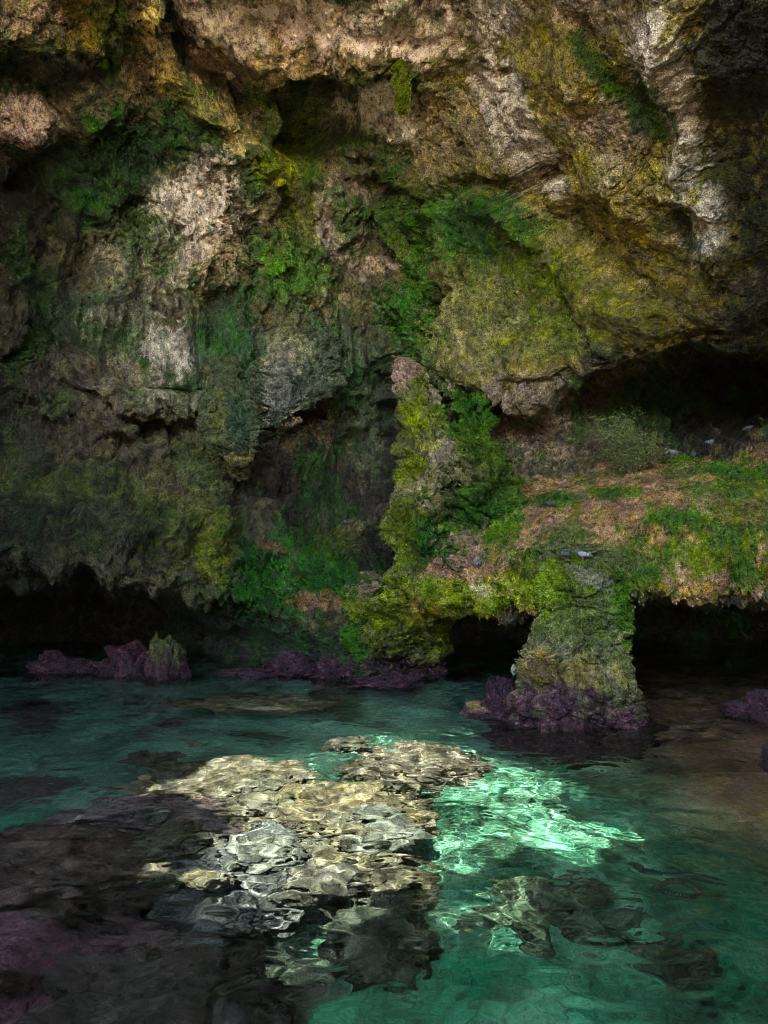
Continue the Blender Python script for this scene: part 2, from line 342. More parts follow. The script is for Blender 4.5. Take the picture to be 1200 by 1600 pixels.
disp += .036 * fbm(Q, 5.5, 4, .62, seed=6) * (.1 + .7 * rsm) + .022 * fbm(flat, 19, 3, .6, seed=9)
# hanging flutes: streaks that run down the wall
fl = fbm(flat * [3.0, 1.8, .45], 1.0, 3, .5, ridged=True, seed=12) + 1.2 * fbm(Q * [1.7, 1.2, .35], 1.0, 2, .45, seed=13)
disp += .21 * fl * sst(4.5, 5.5, RR) * sst(10.6, 8.8, RR) * sst(800, 640, u0)
LINES = [  ([(60, 500), (120, 580), (200, 600), (310, 612)], 11, -.32, .28), ([(200, 580), (330, 640), (410, 700)], 10, -.28, .25), ([(40, 640), (90, 700), (60, 760)], 14, -.35, 0),
 ([(180, 690), (270, 700), (300, 680)], 14, -.5, .25), ([(440, 300), (470, 380), (440, 450), (500, 500)], 10, -.3, .2), ([(330, 270), (380, 330), (400, 420)], 11, -.3, 0), ([(210, 330), (230, 430), (200, 500)], 13, -.3, 0),
 ([(410, 720), (370, 760), (380, 860)], 17, -.5, 0), ([(640, 560), (650, 480), (700, 440)], 10, -.3, 0), ([(480, 840), (560, 880), (610, 860)], 14, -.4, .25), ([(606, 590), (612, 700), (596, 800), (615, 890)], 22, -.75, 0),
 ([(20, 860), (120, 830), (230, 850), (330, 880)], 12, -.25, .2), ([(100, 330), (60, 420), (90, 480)], 14, -.35, 0), ([(330, 800), (300, 850), (330, 900)], 10, -.25, 0), ([(760, 640), (800, 600), (880, 590)], 8, -.2, 0),
 # (points, width, height, step): ridges, cracks and hollows one can see
 ([(238, -20), (250, 80), (300, 145), (385, 215), (412, 245)], 20, .30, .35), ([(268, 30), (272, 95), (330, 115), (392, 200)], 17, -.45, 0),
 ([(180, -10), (170, 90), (205, 200)], 12, -.2, 0), ([(905, 55), (925, 105), (1000, 160), (1045, 215)], 17, -.4, 0),
 ([(1030, 40), (1055, 170), (1066, 290), (1112, 330), (1125, 400)], 30, .24, -.12), ([(1050, 340), (1085, 395), (1110, 430)], 10, -.25, 0),
 ([(560, 292), (650, 318), (720, 290), (822, 290)], 15, -.42, .25), ([(822, 290), (850, 345), (940, 425), (1000, 465)], 14, -.3, .55),
 ([(600, 560), (690, 590), (765, 640)], 7, -.2, 0), ([(100, 605), (190, 645), (270, 700), (350, 745), (390, 738)], 11, -.38, .30),
 ([(150, 630), (240, 690)], 12, -.2, 0), ([(-20, 768), (60, 788), (150, 772), (215, 778), (330, 800)], 10, -.32, .26),
 ([(0, 395), (70, 470), (110, 540), (190, 555)], 10, -.28, .2), ([(345, 480), (320, 560), (330, 640)], 26, -.35, 0), ([(405, 500), (410, 640), (395, 700)], 14, -.25, 0),
 ([(395, 660), (450, 645), (520, 650), (530, 640)], 12, -.3, .5), ([(595, 500), (615, 560), (600, 640)], 14, -.25, 0), ([(500, 300), (512, 380), (560, 440)], 12, -.3, .2),
 ([(430, 165), (500, 112), (560, 125), (572, 200)], 9, -.12, 0), ([(0, 120), (80, 140), (180, 120)], 26, -.3, 0), ([(85, 160), (100, 230), (70, 290), (20, 300)], 22, -.32, 0),
 ([(640, 60), (680, 110), (780, 120)], 8, -.12, 0), ([(640, 200), (690, 190), (730, 260)], 6, -.1, 0), ([(380, 230), (440, 330), (470, 400)], 9, -.22, .12),
 ([(330, 20), (400, 62), (520, 48), (600, 58), (680, 75)], 12, -.1, .25), ([(620, 420), (640, 480), (620, 560)], 18, -.2, 0), ([(860, 420), (900, 520), (940, 560)], 8, -.12, 0),
 ([(700, 420), (720, 500), (690, 560)], 6, -.1, 0), ([(120, 300), (150, 380), (130, 440)], 14, -.2, 0), ([(990, 870), (985, 920), (992, 960)], 11, -.4, 0),
]
nn = fbm(flat, 2.2, 4, .6, seed=14) * 16
for pts, w, h, stp in LINES:
    d, sd = poly_dist(u0 + nn, v0 + nn[::-1] * .0 + fbm(flat, 2.2, 2, .5, seed=15) * 12, pts)
    disp += h * np.exp(-(d / w) ** 2) * sst(3.3, 4.2, RR)
    if stp: disp += stp * sd * .5 * sst(0, 9, d) * sst(110, 20, d) * sst(3.3, 4.2, RR)
for (x, y, ru, rv, h) in [(505, 185, 62, 70, -.75), (495, 730, 105, 95, -.85), (130, 510, 70, 55, .35), (310, 340, 80, 90, .3), (110, 745, 90, 38, .35), (320, 745, 60, 34, .3), (40, 215, 60, 60, .3),
                          (450, 590, 50, 60, .35), (340, 240, 70, 45, .25), (265, 420, 70, 60, .2), (900, 130, 60, 60, .2), (580, 560, 40, 70, .15)]:
    e = np.hypot((u0 - x) / ru, (v0 - y) / rv) + .25 * fbm(flat, 1.6, 3, .5, seed=16)
    disp += h * sst(1.15, .7 if h < 0 else .1, e) * sst(3.3, 4.2, RR)
disp *= 1 - .75 * sst(3.6, 3.0, RR) * sst(1.0, 2.0, RR) 
damp = np.where((RR > 4.05) & (RR < 5.0) & (u0 > 740), .42, 1.0)      # the trodden top of the ledge is flatter
disp = disp * damp
V = flat + Nf * disp[:, None]
lipw = sst(2.2, 3.0, RR) * sst(4.6, 3.9, RR) * sst(690, 760, u0)
V[:, 2] += lipw * (.20 * fbm(flat * [1, 1, 0], 1.5, 4, .6, seed=91) + .10 * fbm(flat * [1, 1, .2], 4.5, 3, .6, ridged=True, seed=92))
lipl = sst(1.9, 3.0, RR) * sst(4.8, 3.6, RR) * sst(560, 430, u0)
V[:, 2] += lipl * (.45 * fbm(flat * [1, 1, 0], .55, 3, .6, seed=93) + .16 * fbm(flat * [1, 1, .3], 2.4, 4, .6, ridged=True, seed=94))
base = np.tile(np.array((.115, .095, .055)), (len(V), 1))
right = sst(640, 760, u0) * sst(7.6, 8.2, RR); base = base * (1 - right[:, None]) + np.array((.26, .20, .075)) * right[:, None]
led = sst(660, 720, u0) * sst(3.0, 3.2, RR) * sst(5.3, 5.0, RR); base = base * (1 - led[:, None]) + np.array((.34, .20, .12)) * led[:, None]
deep = sst(2.95, 2.6, RR); base = base * (1 - deep[:, None]) + np.array((.045, .04, .035)) * deep[:, None]  # grotto interior painted dark, its shade put into the colour
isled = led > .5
col = np.empty_like(V)
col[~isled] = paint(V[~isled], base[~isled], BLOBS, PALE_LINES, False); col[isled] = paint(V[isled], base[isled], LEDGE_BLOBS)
blot = fbm(V, 2.6, 4, .6, seed=31); grn = fbm(V, 1.1, 4, .6, seed=33)
col *= (1 + .6 * np.clip(blot, -1, 1))[:, None]
gm = (sst(.0, .45, grn + .5 * fbm(V * [2, 2, .6], 1.3, 5, .6, seed=34)) * .62 * (1 - .75 * right) * (1 - .55 * sst(520, 700, v0) * sst(470, 330, u0)))[:, None]; col = col * (1 - gm) + np.array((.035, .115, .014)) * gm
low = (sst(880, 560, v0) * .55 + .45) ; low = np.where(isled | (u0 > 700), 1, low); col *= (1.25 * low + .4 * (u0 < 700) * ~isled)[:, None]; col *= np.array((1.07, 1.01, .82)); col *= (1 - .42 * sst(260, 40, u0 + 60 * blot) * sst(120, 260, v0) * ~isled - .45 * sst(1050, 1180, u0 + 60 * blot) * sst(640, 560, v0) * ~isled)[:, None]  # painted light gradient: upper wall lighter, lower left and side edges darker
# moss tufts stand proud of the stone
mo = mossy(col); V += Nf * (mo * (.03 * np.abs(fbm(flat, 14, 3, .6, seed=41)) + .05 * fbm(flat, 6, 3, .6, seed=42)))[:, None]
faces = grid_faces(NR, NU)
fr = RR[faces[:, 0]]; fu = u0[faces[:, 0]]
fN = np.cross(V[faces[0, 1]] - V[faces[0, 0]], V[faces[0, 3]] - V[faces[0, 0]])
sel_led = (fr >= 3) & (fr < 5) & (fu > 680)
sel_roof = (~sel_led) & (((fr >= 7.5) & (fu > 640)) | (fr >= 10))
sel_wall = ~(sel_led | sel_roof)
def sub(name, sel, mat):
    f = faces[sel]; idx, inv = np.unique(f, return_inverse=True)
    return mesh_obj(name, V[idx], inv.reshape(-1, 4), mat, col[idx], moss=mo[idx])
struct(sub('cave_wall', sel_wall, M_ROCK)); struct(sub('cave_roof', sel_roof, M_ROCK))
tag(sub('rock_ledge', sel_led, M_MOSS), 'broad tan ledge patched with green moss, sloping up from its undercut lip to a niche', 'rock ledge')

# unseen roof over the boat: hole traced from the sun patch, gap shaped to steer skylight
PATCH = [(265, 1195), (340, 1155), (450, 1146), (560, 1128), (700, 1134), (790, 1152), (885, 1190), (925, 1250), (880, 1315), (770, 1345), (700, 1385), (560, 1415), (450, 1440), (300, 1445), (265, 1390), (240, 1320), (235, 1255)]
ROOF_Z = 12.2
hole = []
for (x, y) in PATCH:
    p = Vector(on_water(x, y, 0.0)); k = (ROOF_Z - 0) / to_sun.z; q = p + to_sun * k; hole.append((q.x, q.y))
gx = np.linspace(-16, 16, 400); gy = np.linspace(-15, 6.5, 270)
X, Y = np.meshgrid(gx, gy); G = np.stack([X, Y, np.full_like(X, ROOF_Z)], -1).reshape(-1, 3)
hx = np.array(hole + hole[:1])
d, _ = poly_dist(G[:, 0], G[:, 1], [tuple(a) for a in hx])
ins = np.zeros(len(G), bool)
for (x0, y0), (x1, y1) in zip(hx[:-1], hx[1:]):
    c_ = ((y0 > G[:, 1]) != (y1 > G[:, 1])) & (G[:, 0] < (x1 - x0) * (G[:, 1] - y0) / (y1 - y0 + 1e-9) + x0); ins ^= c_
sdist = np.where(ins, -d, d) + .45 * fbm(G, .8, 3, .5, seed=51) + .75 * fbm(G, 1.9, 4, .65, seed=50)
G[:, 2] += .5 * fbm(G, .5, 4, .5, seed=52) + .6 * sst(2.5, 0, sdist) * 0
gf = grid_faces(len(gy), len(gx)); keep = (sdist[gf] > 0).all(1)
sky_gap = (G[:, 0] < -1.5 + .8 * fbm(G, .5, 3, .5, seed=53)) & (G[:, 1] < -5.6 + .6 * fbm(G, .6, 3, .5, seed=54)); keep &= ~sky_gap[gf].any(1)
sk = mesh_obj('cave_roof', G, gf[keep], M_ROCK, np.tile((.2, .16, .08), (len(G), 1)))
so = sk.modifiers.new('thick', 'SOLIDIFY'); so.thickness = .5; so.offset = 1; struct(sk)

def unseen_sill_wall(pts):  # unseen wall behind the camera, added so light enters only from above
    pts = np.array(pts, float); k = np.linspace(0, 1, len(pts)); c = catmull(k, pts, np.linspace(0, 1, 160)); zz = np.linspace(-2.8, 7, 110)
    G = np.stack([np.repeat(c[None, :, 0], 110, 0), np.repeat(c[None, :, 1], 110, 0), np.repeat(zz[:, None], 160, 1)], -1); n = grid_normals(G).reshape(-1, 3); G = G.reshape(-1, 3)
    G = G + n * (.7 * fbm(G, .4, 4, .5, seed=55) + .25 * fbm(G, 1.5, 4, .55, ridged=True, seed=56))[:, None]
    cc = np.array((.2, .16, .09)) * (1 + .5 * np.clip(fbm(G, 1.2, 4, .6, seed=57), -1, 1))[:, None]
    struct(mesh_obj('cave_wall', G, grid_faces(110, 160), M_ROCK, cc))
unseen_sill_wall([(6.6, 3.2), (8.4, 0), (9, -6), (7, -12), (0, -14), (-8, -12.5), (-12.5, -6), (-11, 1), (-8.8, 3.5)])

# ------------------------------------------------------------------ swept rock bodies: columns, hanging curtains
FUZZ = []
def sweep(name, rows, mat, base, blobs=(), lines=(), depth=.8, amp=.1, seed=0, na=200, nz=240, tide=False, flute=0.0, parent=None):
    """rows: (v, u left, u right, D). A rounded body whose outline passes through those pixels."""
    rows = np.array(rows, float); t = np.linspace(0, 1, nz); k = np.linspace(0, 1, len(rows))
    R = catmull(k, rows, t)
    c = np.array([at((a + b) / 2, v, D) for v, a, b, D in R]); rad = np.array([(b - a) / 2 * D / F for v, a, b, D in R])
    th = np.linspace(0, 2 * np.pi, na, endpoint=False)
    dirs = np.stack([np.cos(th), np.sin(th) * depth, 0 * th], 1)
    Pp = c[:, None, :] + rad[:, None, None] * dirs[None]
    nrm = np.stack([np.cos(th), np.sin(th), 0 * th], 1)[None] * np.ones((nz, 1, 1))
    f = Pp.reshape(-1, 3); n = nrm.reshape(-1, 3)
    rr = np.repeat(np.clip(rad / .3, .25, 1.6), na)
    w = f + .25 * np.stack([fbm(f, 1.6, 2, .5, seed=seed + s) for s in (1, 2, 3)], 1)
    dd = amp * (2.3 * fbm(w, .9, 3, .5, seed=seed) + 1.0 * fbm(w * [1, 1, .7], 3.0, 4, .55, seed=seed + 4) + .3 * fbm(w, 2.6, 3, .5, ridged=True, seed=seed + 5))
    a1, a2 = worley(w, 2.6, seed); dd += amp * (-.8 * sst(.13, 0, a2 - a1) + .7 * (.5 - a1))
    dd += amp * .28 * fbm(f, 9, 4, .62, seed=seed + 7)
    if flute: dd += flute * fbm(f * [7, 7, .8], 1, 3, .5, ridged=True, seed=seed + 8)
    f = f + n * (dd * rr)[:, None]
    f = f + np.array([0, 0, 1]) * (amp * .2 * fbm(w, 2.2, 3, .5, seed=seed + 9) * rr)[:, None]
    top = f[:na].mean(0); bot = f[-na:].mean(0)
    Vv = np.vstack([f, top, bot]); fc = grid_faces(nz, na, True)
    q = [list(x) for x in fc]
    i0, i1 = len(f), len(f) + 1
    tri = np.array([[i0, j, (j + 1) % na, (j + 1) % na] for j in range(na)])
    fac = [tuple(x) for x in fc] + [(i0, (j + 1) % na, j) for j in range(na)] + [(i1, (nz - 1) * na + j, (nz - 1) * na + (j + 1) % na) for j in range(na)]
    cc = paint(Vv, base, blobs, lines, tide)
    b1 = fbm(Vv, 3.2, 4, .6, seed=seed + 11); cc *= (1 + .4 * np.clip(b1, -1, 1))[:, None]
    FUZZ.append((Vv[:-2], np.repeat(0, len(Vv) - 2), n, cc[:-2]))
    return mesh_obj(name, Vv, fac, mat, cc, parent=parent)

COLB = [(640, 700, 70, 140, 0, (.16, .14, .06), .7), (745, 720, 60, 140, 0, (.075, .10, .03), .8), (628, 585, 28, 30, 0, (.42, .26, .2), .9), (690, 612, 24, 34, -20, (.44, .3, .2), .9), (690, 705, 26, 26, 0, (.42, .3, .2), .9), (650, 655, 30, 36, 0, (.3, .31, .04), .9), (640, 740, 30, 40, 0, (.24, .26, .04), .85), (668, 690, 20, 16, 0, (.4, .36, .07), .9),
        (735, 645, 60, 40, 0, (.05, .12, .02), .9), (755, 700, 40, 40, 0, (.09, .13, .03), .8), (720, 745, 40, 24, 0, (.28, .22, .1), .8), (660, 775, 50, 30, 0, (.34, .26, .13), .95), (640, 830, 40, 50, 0, (.13, .16, .03), .8), (750, 800, 50, 50, 0, (.05, .10, .025), .9), (700, 790, 12, 50, 0, (.03, .045, .015), .95),
        (680, 850, 40, 50, 0, (.045, .10, .03), .9), (640, 890, 30, 30, 0, (.1, .13, .05), .8), (760, 850, 60, 26, 0, (.36, .24, .14), .8), (700, 930, 110, 36, 0, (.27, .29, .035), .9), (660, 945, 26, 22, 0, (.38, .28, .06), .9), (735, 885, 46, 28, 0, (.38, .23, .15), .9), (750, 920, 28, 9, 10, (.6, .55, .32), .9), (765, 590, 30, 30, 0, OLIVE, .8)]
tag(sweep('rock_column', [(560, 622, 642, 13.1), (575, 612, 652, 13.0), (600, 609, 664, 12.9), (640, 622, 690, 12.75), (680, 632, 702, 12.7), (720, 624, 706, 12.6), (770, 612, 708, 12.4), (800, 607, 704, 12.3), (850, 622, 714, 12.25), (900, 606, 722, 12.4), (950, 582, 708, 12.8), (1000, 565, 692, 13.6), (1040, 556, 690, 14.3), (1090, 556, 690, 14.5)],
    M_MOSS, (.17, .18, .04), COLB, tide=True, depth=.85, amp=.085, seed=61, flute=.05), 'tall slender rock column furred with yellow and green moss, rounded pink tip at its top', 'rock column')
tag(sweep('rock_buttress', [(545, 690, 740, 13.1), (585, 688, 752, 13.1), (630, 700, 770, 13.0), (700, 700, 790, 12.8), (760, 706, 796, 12.6), (830, 700, 812, 12.2), (890, 690, 830, 11.8), (925, 686, 840, 11.5), (945, 694, 836, 11.6)],
    M_MOSS, (.09, .14, .03), COLB, depth=.75, amp=.12, seed=67, flute=.06), 'bulging buttress of dark green mossy rock between the slender column and the ledge', 'rock buttress')
PILB = [(900, 930, 70, 60, 0, (.11, .15, .035), .9), (930, 905, 40, 14, 25, (.42, .36, .24), .5), (910, 980, 90, 50, 0, (.13, .15, .06), .9), (975, 960, 16, 70, 0, (.06, .12, .02), .9), (850, 920, 30, 40, 0, (.15, .2, .02), .9), (880, 1030, 70, 26, 0, (.16, .15, .075), .7),
        (890, 1055, 60, 26, 0, (.34, .26, .09), .6), (965, 1060, 26, 24, 0, (.3, .23, .1), .6), (850, 1090, 60, 30, 0, (.16, .09, .11), .8), (840, 1040, 24, 18, 0, (.35, .24, .08), .9)]
tag(sweep('rock_pillar', [(850, 850, 970, 10.9), (880, 832, 982, 10.4), (930, 838, 986, 10.1), (975, 846, 985, 9.95), (1010, 836, 988, 9.85), (1045, 818, 990, 9.75), (1085, 804, 998, 9.8), (1120, 794, 1010, 9.9), (1180, 784, 1018, 9.9), (1300, 780, 1020, 9.9)],
    M_MOSS, (.15, .155, .06), PILB, depth=.75, amp=.065, seed=71, flute=.04, tide=True, na=240, nz=300), 'thick mossy rock pillar carrying the ledge, its purple weedy foot standing in the water', 'rock pillar')
tag(sweep('hanging_flowstone', [(560, 345, 372, 13.3), (600, 332, 385, 13.0), (640, 325, 394, 12.75), (680, 328, 402, 12.6), (705, 338, 402, 12.6), (720, 352, 394, 12.65), (727, 366, 382, 12.7)], M_ROCK, (.12, .125, .06),
    [(372, 660, 18, 50, 0, (.05, .08, .04), .9), (340, 660, 12, 40, 0, (.2, .18, .06), .8), (370, 715, 36, 8, 0, (.42, .33, .12), .8)], depth=.8, amp=.075, seed=75, flute=.03), 'lobed flowstone with dark green front and pale lower rim on the left cave wall', 'flowstone')
tag(sweep('stalactite', [(60, 608, 650, 11.2), (90, 606, 648, 11.1), (130, 608, 645, 11.05), (160, 613, 643, 11.1), (172, 620, 638, 11.15), (176, 626, 632, 11.2)], M_MOSS, (.15, .17, .03), [(620, 70, 30, 20, 0, (.3, .22, .12), .8)], depth=.8, amp=.05, seed=79, na=120, nz=120), 'short stubby stalactite of yellow green moss hanging from the roof at top', 'stalactite')
tag(sweep('hanging_flowstone', [(440, 440, 500, 14.5), (500, 425, 512, 14.2), (560, 410, 525, 13.95), (610, 400, 516, 13.85), (640, 404, 480, 13.85), (668, 404, 430, 13.9)], M_ROCK, (.13, .135, .07), [(440, 590, 36, 60, 10, (.34, .3, .22), .9), (500, 560, 40, 60, 0, GGRN, .9)], depth=.5, amp=.11, seed=83, flute=.09),
    'wide grey fluted flowstone curtain above the brown recess left of the column', 'flowstone')
tag(sweep('rock_mound', [(893, 562, 582, 13.6), (915, 552, 612, 13.5), (950, 548, 660, 13.5), (990, 545, 680, 13.8), (1025, 540, 680, 14.1), (1070, 535, 680, 14.3)], M_MOSS, (.055, .13, .025), [(572, 908, 24, 22, 0, (.4, .27, .17), .9), (640, 940, 40, 30, 0, (.2, .22, .04), .8), (560, 960, 24, 24, 0, (.2, .2, .05), .7)],
    depth=.7, amp=.07, seed=87, flute=.03, tide=True), 'green mossy mound with pink brown peak at the foot of the column', 'rock')

# ------------------------------------------------------------------ boulders
def ico(sub):
    bm = bmesh.new(); bmesh.ops.create_icosphere(bm, subdivisions=sub, radius=1)
    v = np.array([x.co[:] for x in bm.verts]); f = np.array([[y.index for y in x.verts] for x in bm.faces]); bm.free(); return v, f
ICO = {n: ico(n) for n in (4, 5, 6)}
def boulder(name, c, size, mat, base, seed, label, cat='boulder', group=None, sub=5, amp=.3, flat_top=0, blobs=(), tide=False, top=None, rot=0):
    v, f = ICO[sub]; n = v.copy(); p = v.copy()
    w = v + .3 * np.stack([fbm(v, 1.2, 2, .5, seed=seed + k) for k in (1, 2, 3)], 1)
    d = amp * (1.1 * fbm(w, 1.1, 2, .5, seed=seed) + .8 * fbm(w, 2.4, 4, .6, seed=seed + 4) + .5 * fbm(w, 1.8, 3, .5, ridged=True, seed=seed + 6))
    a1, a2 = worley(w, 1.8, seed); d += amp * (.15 if mat is M_BED else 1.0) * (-.5 * sst(.12, 0, a2 - a1) + .8 * (.45 - a1)) + amp * .18 * fbm(v, 9, 4, .65, seed=seed + 9)
    p = p * (1 + d)[:, None]
    if flat_top: p[:, 2] = np.where(p[:, 2] > 0, np.tanh(p[:, 2] * 1.5) / 1.5 * 1.1, p[:, 2])
    p = p * np.array(size)
    cr, sr = math.cos(rot), math.sin(rot); p = np.stack([p[:, 0] * cr - p[:, 1] * sr, p[:, 0] * sr + p[:, 1] * cr, p[:, 2]], 1)
    Vw = p + np.array(c)
    cc = paint(Vw, base, blobs, (), tide)
    cc *= (1 + .5 * np.clip(fbm(v, 2.5, 4, .65, seed=seed + 12), -1, 1))[:, None]
    if top is not None:
        al = (sst(.35, .75, n[:, 2] + .4 * fbm(v, 3, 3, .6, seed=seed + 14)) * .9)[:, None]; cc = cc * (1 - al) + np.array(top) * al
    if mat is M_BED:
        m1 = fbm(Vw, 2.3, 5, .7, seed=501)[:, None]; m2 = fbm(Vw, 6, 4, .7, seed=502)[:, None]
        k = sst(-.15, .35, m1); mean = cc.mean(); pal = np.array((.55, .5, .45)) * (1 - k) + np.array((1.35, 1.3, 1.3)) * k
        cc = .5 * cc + .5 * mean * pal * np.array((1.1, 1.0, .86)); cc = cc * np.clip(1 + .9 * m2, .35, 1.9)
    o = mesh_obj(name, p, f, mat, np.clip(cc, .01, .8)); o.location = c
    return tag(o, label, cat, group)
VIO = (.16, .055, .07)
G1 = 'boulders along the waterline'
def shore(u, v, D, size, seed, label, **kw):
    kw.setdefault('tide', True)
    p = at(u, v, D); kw.setdefault('base', VIO); b = kw.pop('base')
    return boulder('boulder', (p[0], D, kw.pop('z', .0)), (size[0], size[1], size[2] * (.95 if u < 300 else .72)), M_WET, tuple(.45 * x for x in b), seed, label, group=G1, **kw)
shore(205, 1020, 14.0, (.55, .45, .55), 101, 'purple boulder with pink facets at the dark left waterline, beside the green topped one')
shore(258, 1010, 13.6, (.38, .36, .68), 103, 'pointed purple boulder with tall yellow green moss cap at the left waterline', top=(.13, .14, .04))
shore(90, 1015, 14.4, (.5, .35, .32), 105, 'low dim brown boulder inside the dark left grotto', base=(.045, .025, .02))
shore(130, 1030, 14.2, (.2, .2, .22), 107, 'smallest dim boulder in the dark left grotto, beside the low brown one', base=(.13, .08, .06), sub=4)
shore(405, 1030, 13.7, (.36, .3, .2), 109, 'small flat purple rock lying low at the water before the dark opening')
shore(455, 1000, 14.0, (.48, .4, .52), 111, 'grey violet boulder under the green wall, right of the dark opening', base=(.17, .13, .16))
shore(520, 1010, 13.7, (.38, .35, .40), 113, 'violet boulder at the waterline touching the mossy mound')
shore(605, 1020, 12.7, (.5, .4, .24), 115, 'low bright violet rock at the foot of the mossy mound')
shore(362, 1035, 13.9, (.3, .2, .09), 116, 'thin reddish slab barely out of the water before the dark opening', base=(.25, .1, .09), sub=4)
shore(785, 1050, 10.3, (.36, .4, .56), 117, 'dark purple boulder leaning against the left foot of the mossy pillar', base=(.12, .06, .1))
shore(752, 1060, 10.2, (.24, .3, .2), 118, 'small weedy boulder with ochre top left of the pillar foot', top=(.36, .24, .1), base=(.12, .06, .1), sub=4)
shore(848, 1040, 9.5, (.22, .22, .3), 119, 'ochre knob of rock on the pillar foot above the weed', base=(.33, .23, .09), sub=4, z=.62)
shore(1185, 1068, 10.2, (.42, .4, .42), 121, 'rounded violet boulder in the dark water under the right arch', base=(.16, .1, .13))
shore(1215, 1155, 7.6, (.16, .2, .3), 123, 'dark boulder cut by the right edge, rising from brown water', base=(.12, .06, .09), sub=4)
pl = at(803, 1046, 9.86)
boulder('stone_chip', pl, (.04, .02, .06), plain('white_stone', (.17, .16, .16), .7, .2), (.8, .8, .8), 131, 'pale angular stone chip stuck between purple boulder and pillar foot', 'stone', sub=4, amp=.25)

# ------------------------------------------------------------------ sea floor
xs = np.linspace(-13, 13, 430); ys = np.concatenate([np.linspace(-14, 1.5, 60, endpoint=False), np.linspace(1.5, 14.5, 330), np.linspace(14.6, 22, 60)])
X, Y = np.meshgrid(xs, ys); B = np.stack([X, Y, 0 * X], -1).reshape(-1, 3)
z = -1.75 + .25 * fbm(B, .35, 3, .5, seed=201) + .10 * fbm(B, 1.4, 4, .55, seed=202)
z -= .9 * sst(1.0, 4.0, B[:, 0]) * sst(8.5, 5, B[:, 1]); z += .65 * sst(-.6, -3.0, B[:, 0] + .15 * (B[:, 1] - 4)) * sst(9.5, 4.5, B[:, 1])
z += .5 * sst(9, 13, B[:, 1]); z += .85 * sst(2.2, 4.5, B[:, 0]) * sst(6.8, 8.4, B[:, 1])
mint = np.exp(-(((B[:, 0] - 1.15) / 1.5) ** 2 + ((B[:, 1] - 7.2) / 2.5) ** 2))  # paler sand under the sun patch, painted to fade outward like its light
z += 1.1 * mint
rk = sst(.05, .4, fbm(B, .6, 3, .55, seed=204) + .8 * sst(.2, -1.6, B[:, 0] + .1 * (B[:, 1] - 5)) * sst(9.2, 5.2, B[:, 1]))
rk *= 1 - .95 * mint
a1, a2 = worley(B, 1.5, 7); z += rk * (.32 * (.6 - a1) + .12 * fbm(B, 3, 4, .6, seed=206))
bounce_beach = sst(-.8, -3.2, B[:, 1]); z = z * (1 - bounce_beach) + bounce_beach * (.45 + .25 * sst(-3, -9, B[:, 1]))  # unseen pale beach behind the camera, added to bounce sunlight upward
B[:, 2] = z
sand = np.array((.02, .13, .066)); rockc = np.array((.07, .05, .048))
far = sst(8.2, 10, B[:, 1] - .5 * np.minimum(B[:, 0], 0))[:, None]; sand = sand[None] * (1 - far) + np.array((.16, .29, .22)) * (1 - .45 * sst(-1, -4, B[:, 0]))[:, None] * far  # far sand painted lighter to make up for the dim light there
cb = sand * (1 - rk[:, None]) + rockc[None] * rk[:, None]
cb = cb * (1 - .8 * mint[:, None]) + np.array((.095, .205, .14)) * np.clip(1 + 1.9 * fbm(B, 1.5, 5, .7, seed=210), .15, 2)[:, None] * .8 * mint[:, None]
brn = (sst(2.0, 4.0, B[:, 0]) * sst(6.4, 8.0, B[:, 1]))[:, None]; cb = cb * (1 - brn) + np.array((.26, .12, .07)) * brn
vio = (sst(-.5, -2.4, B[:, 0]) * sst(7.2, 5.2, B[:, 1]) * .7)[:, None]; cb = cb * (1 - vio) + np.array((.12, .036, .068)) * vio
cb *= (1 + .6 * np.clip(fbm(B, 1.1, 5, .65, seed=208), -1, 1))[:, None]
bs = sst(.6, .95, bounce_beach)[:, None]; cb = cb * (1 - bs) + np.array((.46, .36, .25)) * (1 + .25 * np.clip(fbm(B, 1.5, 4, .6, seed=209), -1, 1))[:, None] * bs
struct(mesh_obj('seabed', B, grid_faces(len(ys), len(xs)), M_BED, np.clip(cb, .01, .8)))

G2 = 'boulders under the water'
def sunk(u, v, zt, size, seed, label, base, **kw):
    p = on_water(u, v, zt * .6)
    return boulder('submerged_boulder', (p[0], p[1], zt - size[2] * (.85 if kw.get('flat_top') else 1.15)), size, M_BED, base, seed, label, 'boulder', G2, amp=kw.pop('amp', .42), **kw)
TANB = (.135, .092, .066)
sunk(345, 1215, -.22, (.85, .7, .6), 301, 'sunlit tan boulder under water, left one of the bright group', TANB, sub=6, amp=.3)
sunk(500, 1250, -.25, (.9, .62, .6), 303, 'sunlit golden brown boulder under water in the middle of the bright group', (.14, .088, .05), sub=6, amp=.3)
sunk(645, 1185, -.25, (.66, .75, .6), 305, 'sunlit pinkish boulder under water, farthest of the bright group beside green ripples', (.135, .088, .072), sub=6, amp=.3)
sunk(400, 1345, -.45, (.75, .5, .6), 307, 'pale blue grey boulder under water in front of the bright group', (.085, .08, .095), sub=6, flat_top=1)
sunk(540, 1350, -.5, (.55, .4, .5), 309, 'mottled brown boulder under water at the near edge of the sun patch', (.12, .085, .055), sub=5, flat_top=1)
sunk(410, 1092, -.06, (1.0, .5, .4), 311, 'flat brown rock just below the surface far out before the boulders', (.3, .18, .1), sub=5, flat_top=1)
sunk(850, 1415, -.75, (.50, .42, .5), 313, 'big dark green boulder under water amid the emerald shallows', (.05, .075, .05), sub=6)
sunk(1040, 1520, -1.1, (.32, .22, .35), 315, 'dark boulder deep under water right of the big dark green one', (.04, .06, .045), sub=5)
sunk(230, 1270, -.4, (.7, .45, .6), 317, 'violet boulder under water left of the sunlit group', (.17, .09, .125), sub=5, flat_top=1)
sunk(90, 1340, -.4, (.8, .5, .6), 319, 'dark reddish boulder under water at the left edge', (.075, .03, .035), sub=5, flat_top=1)
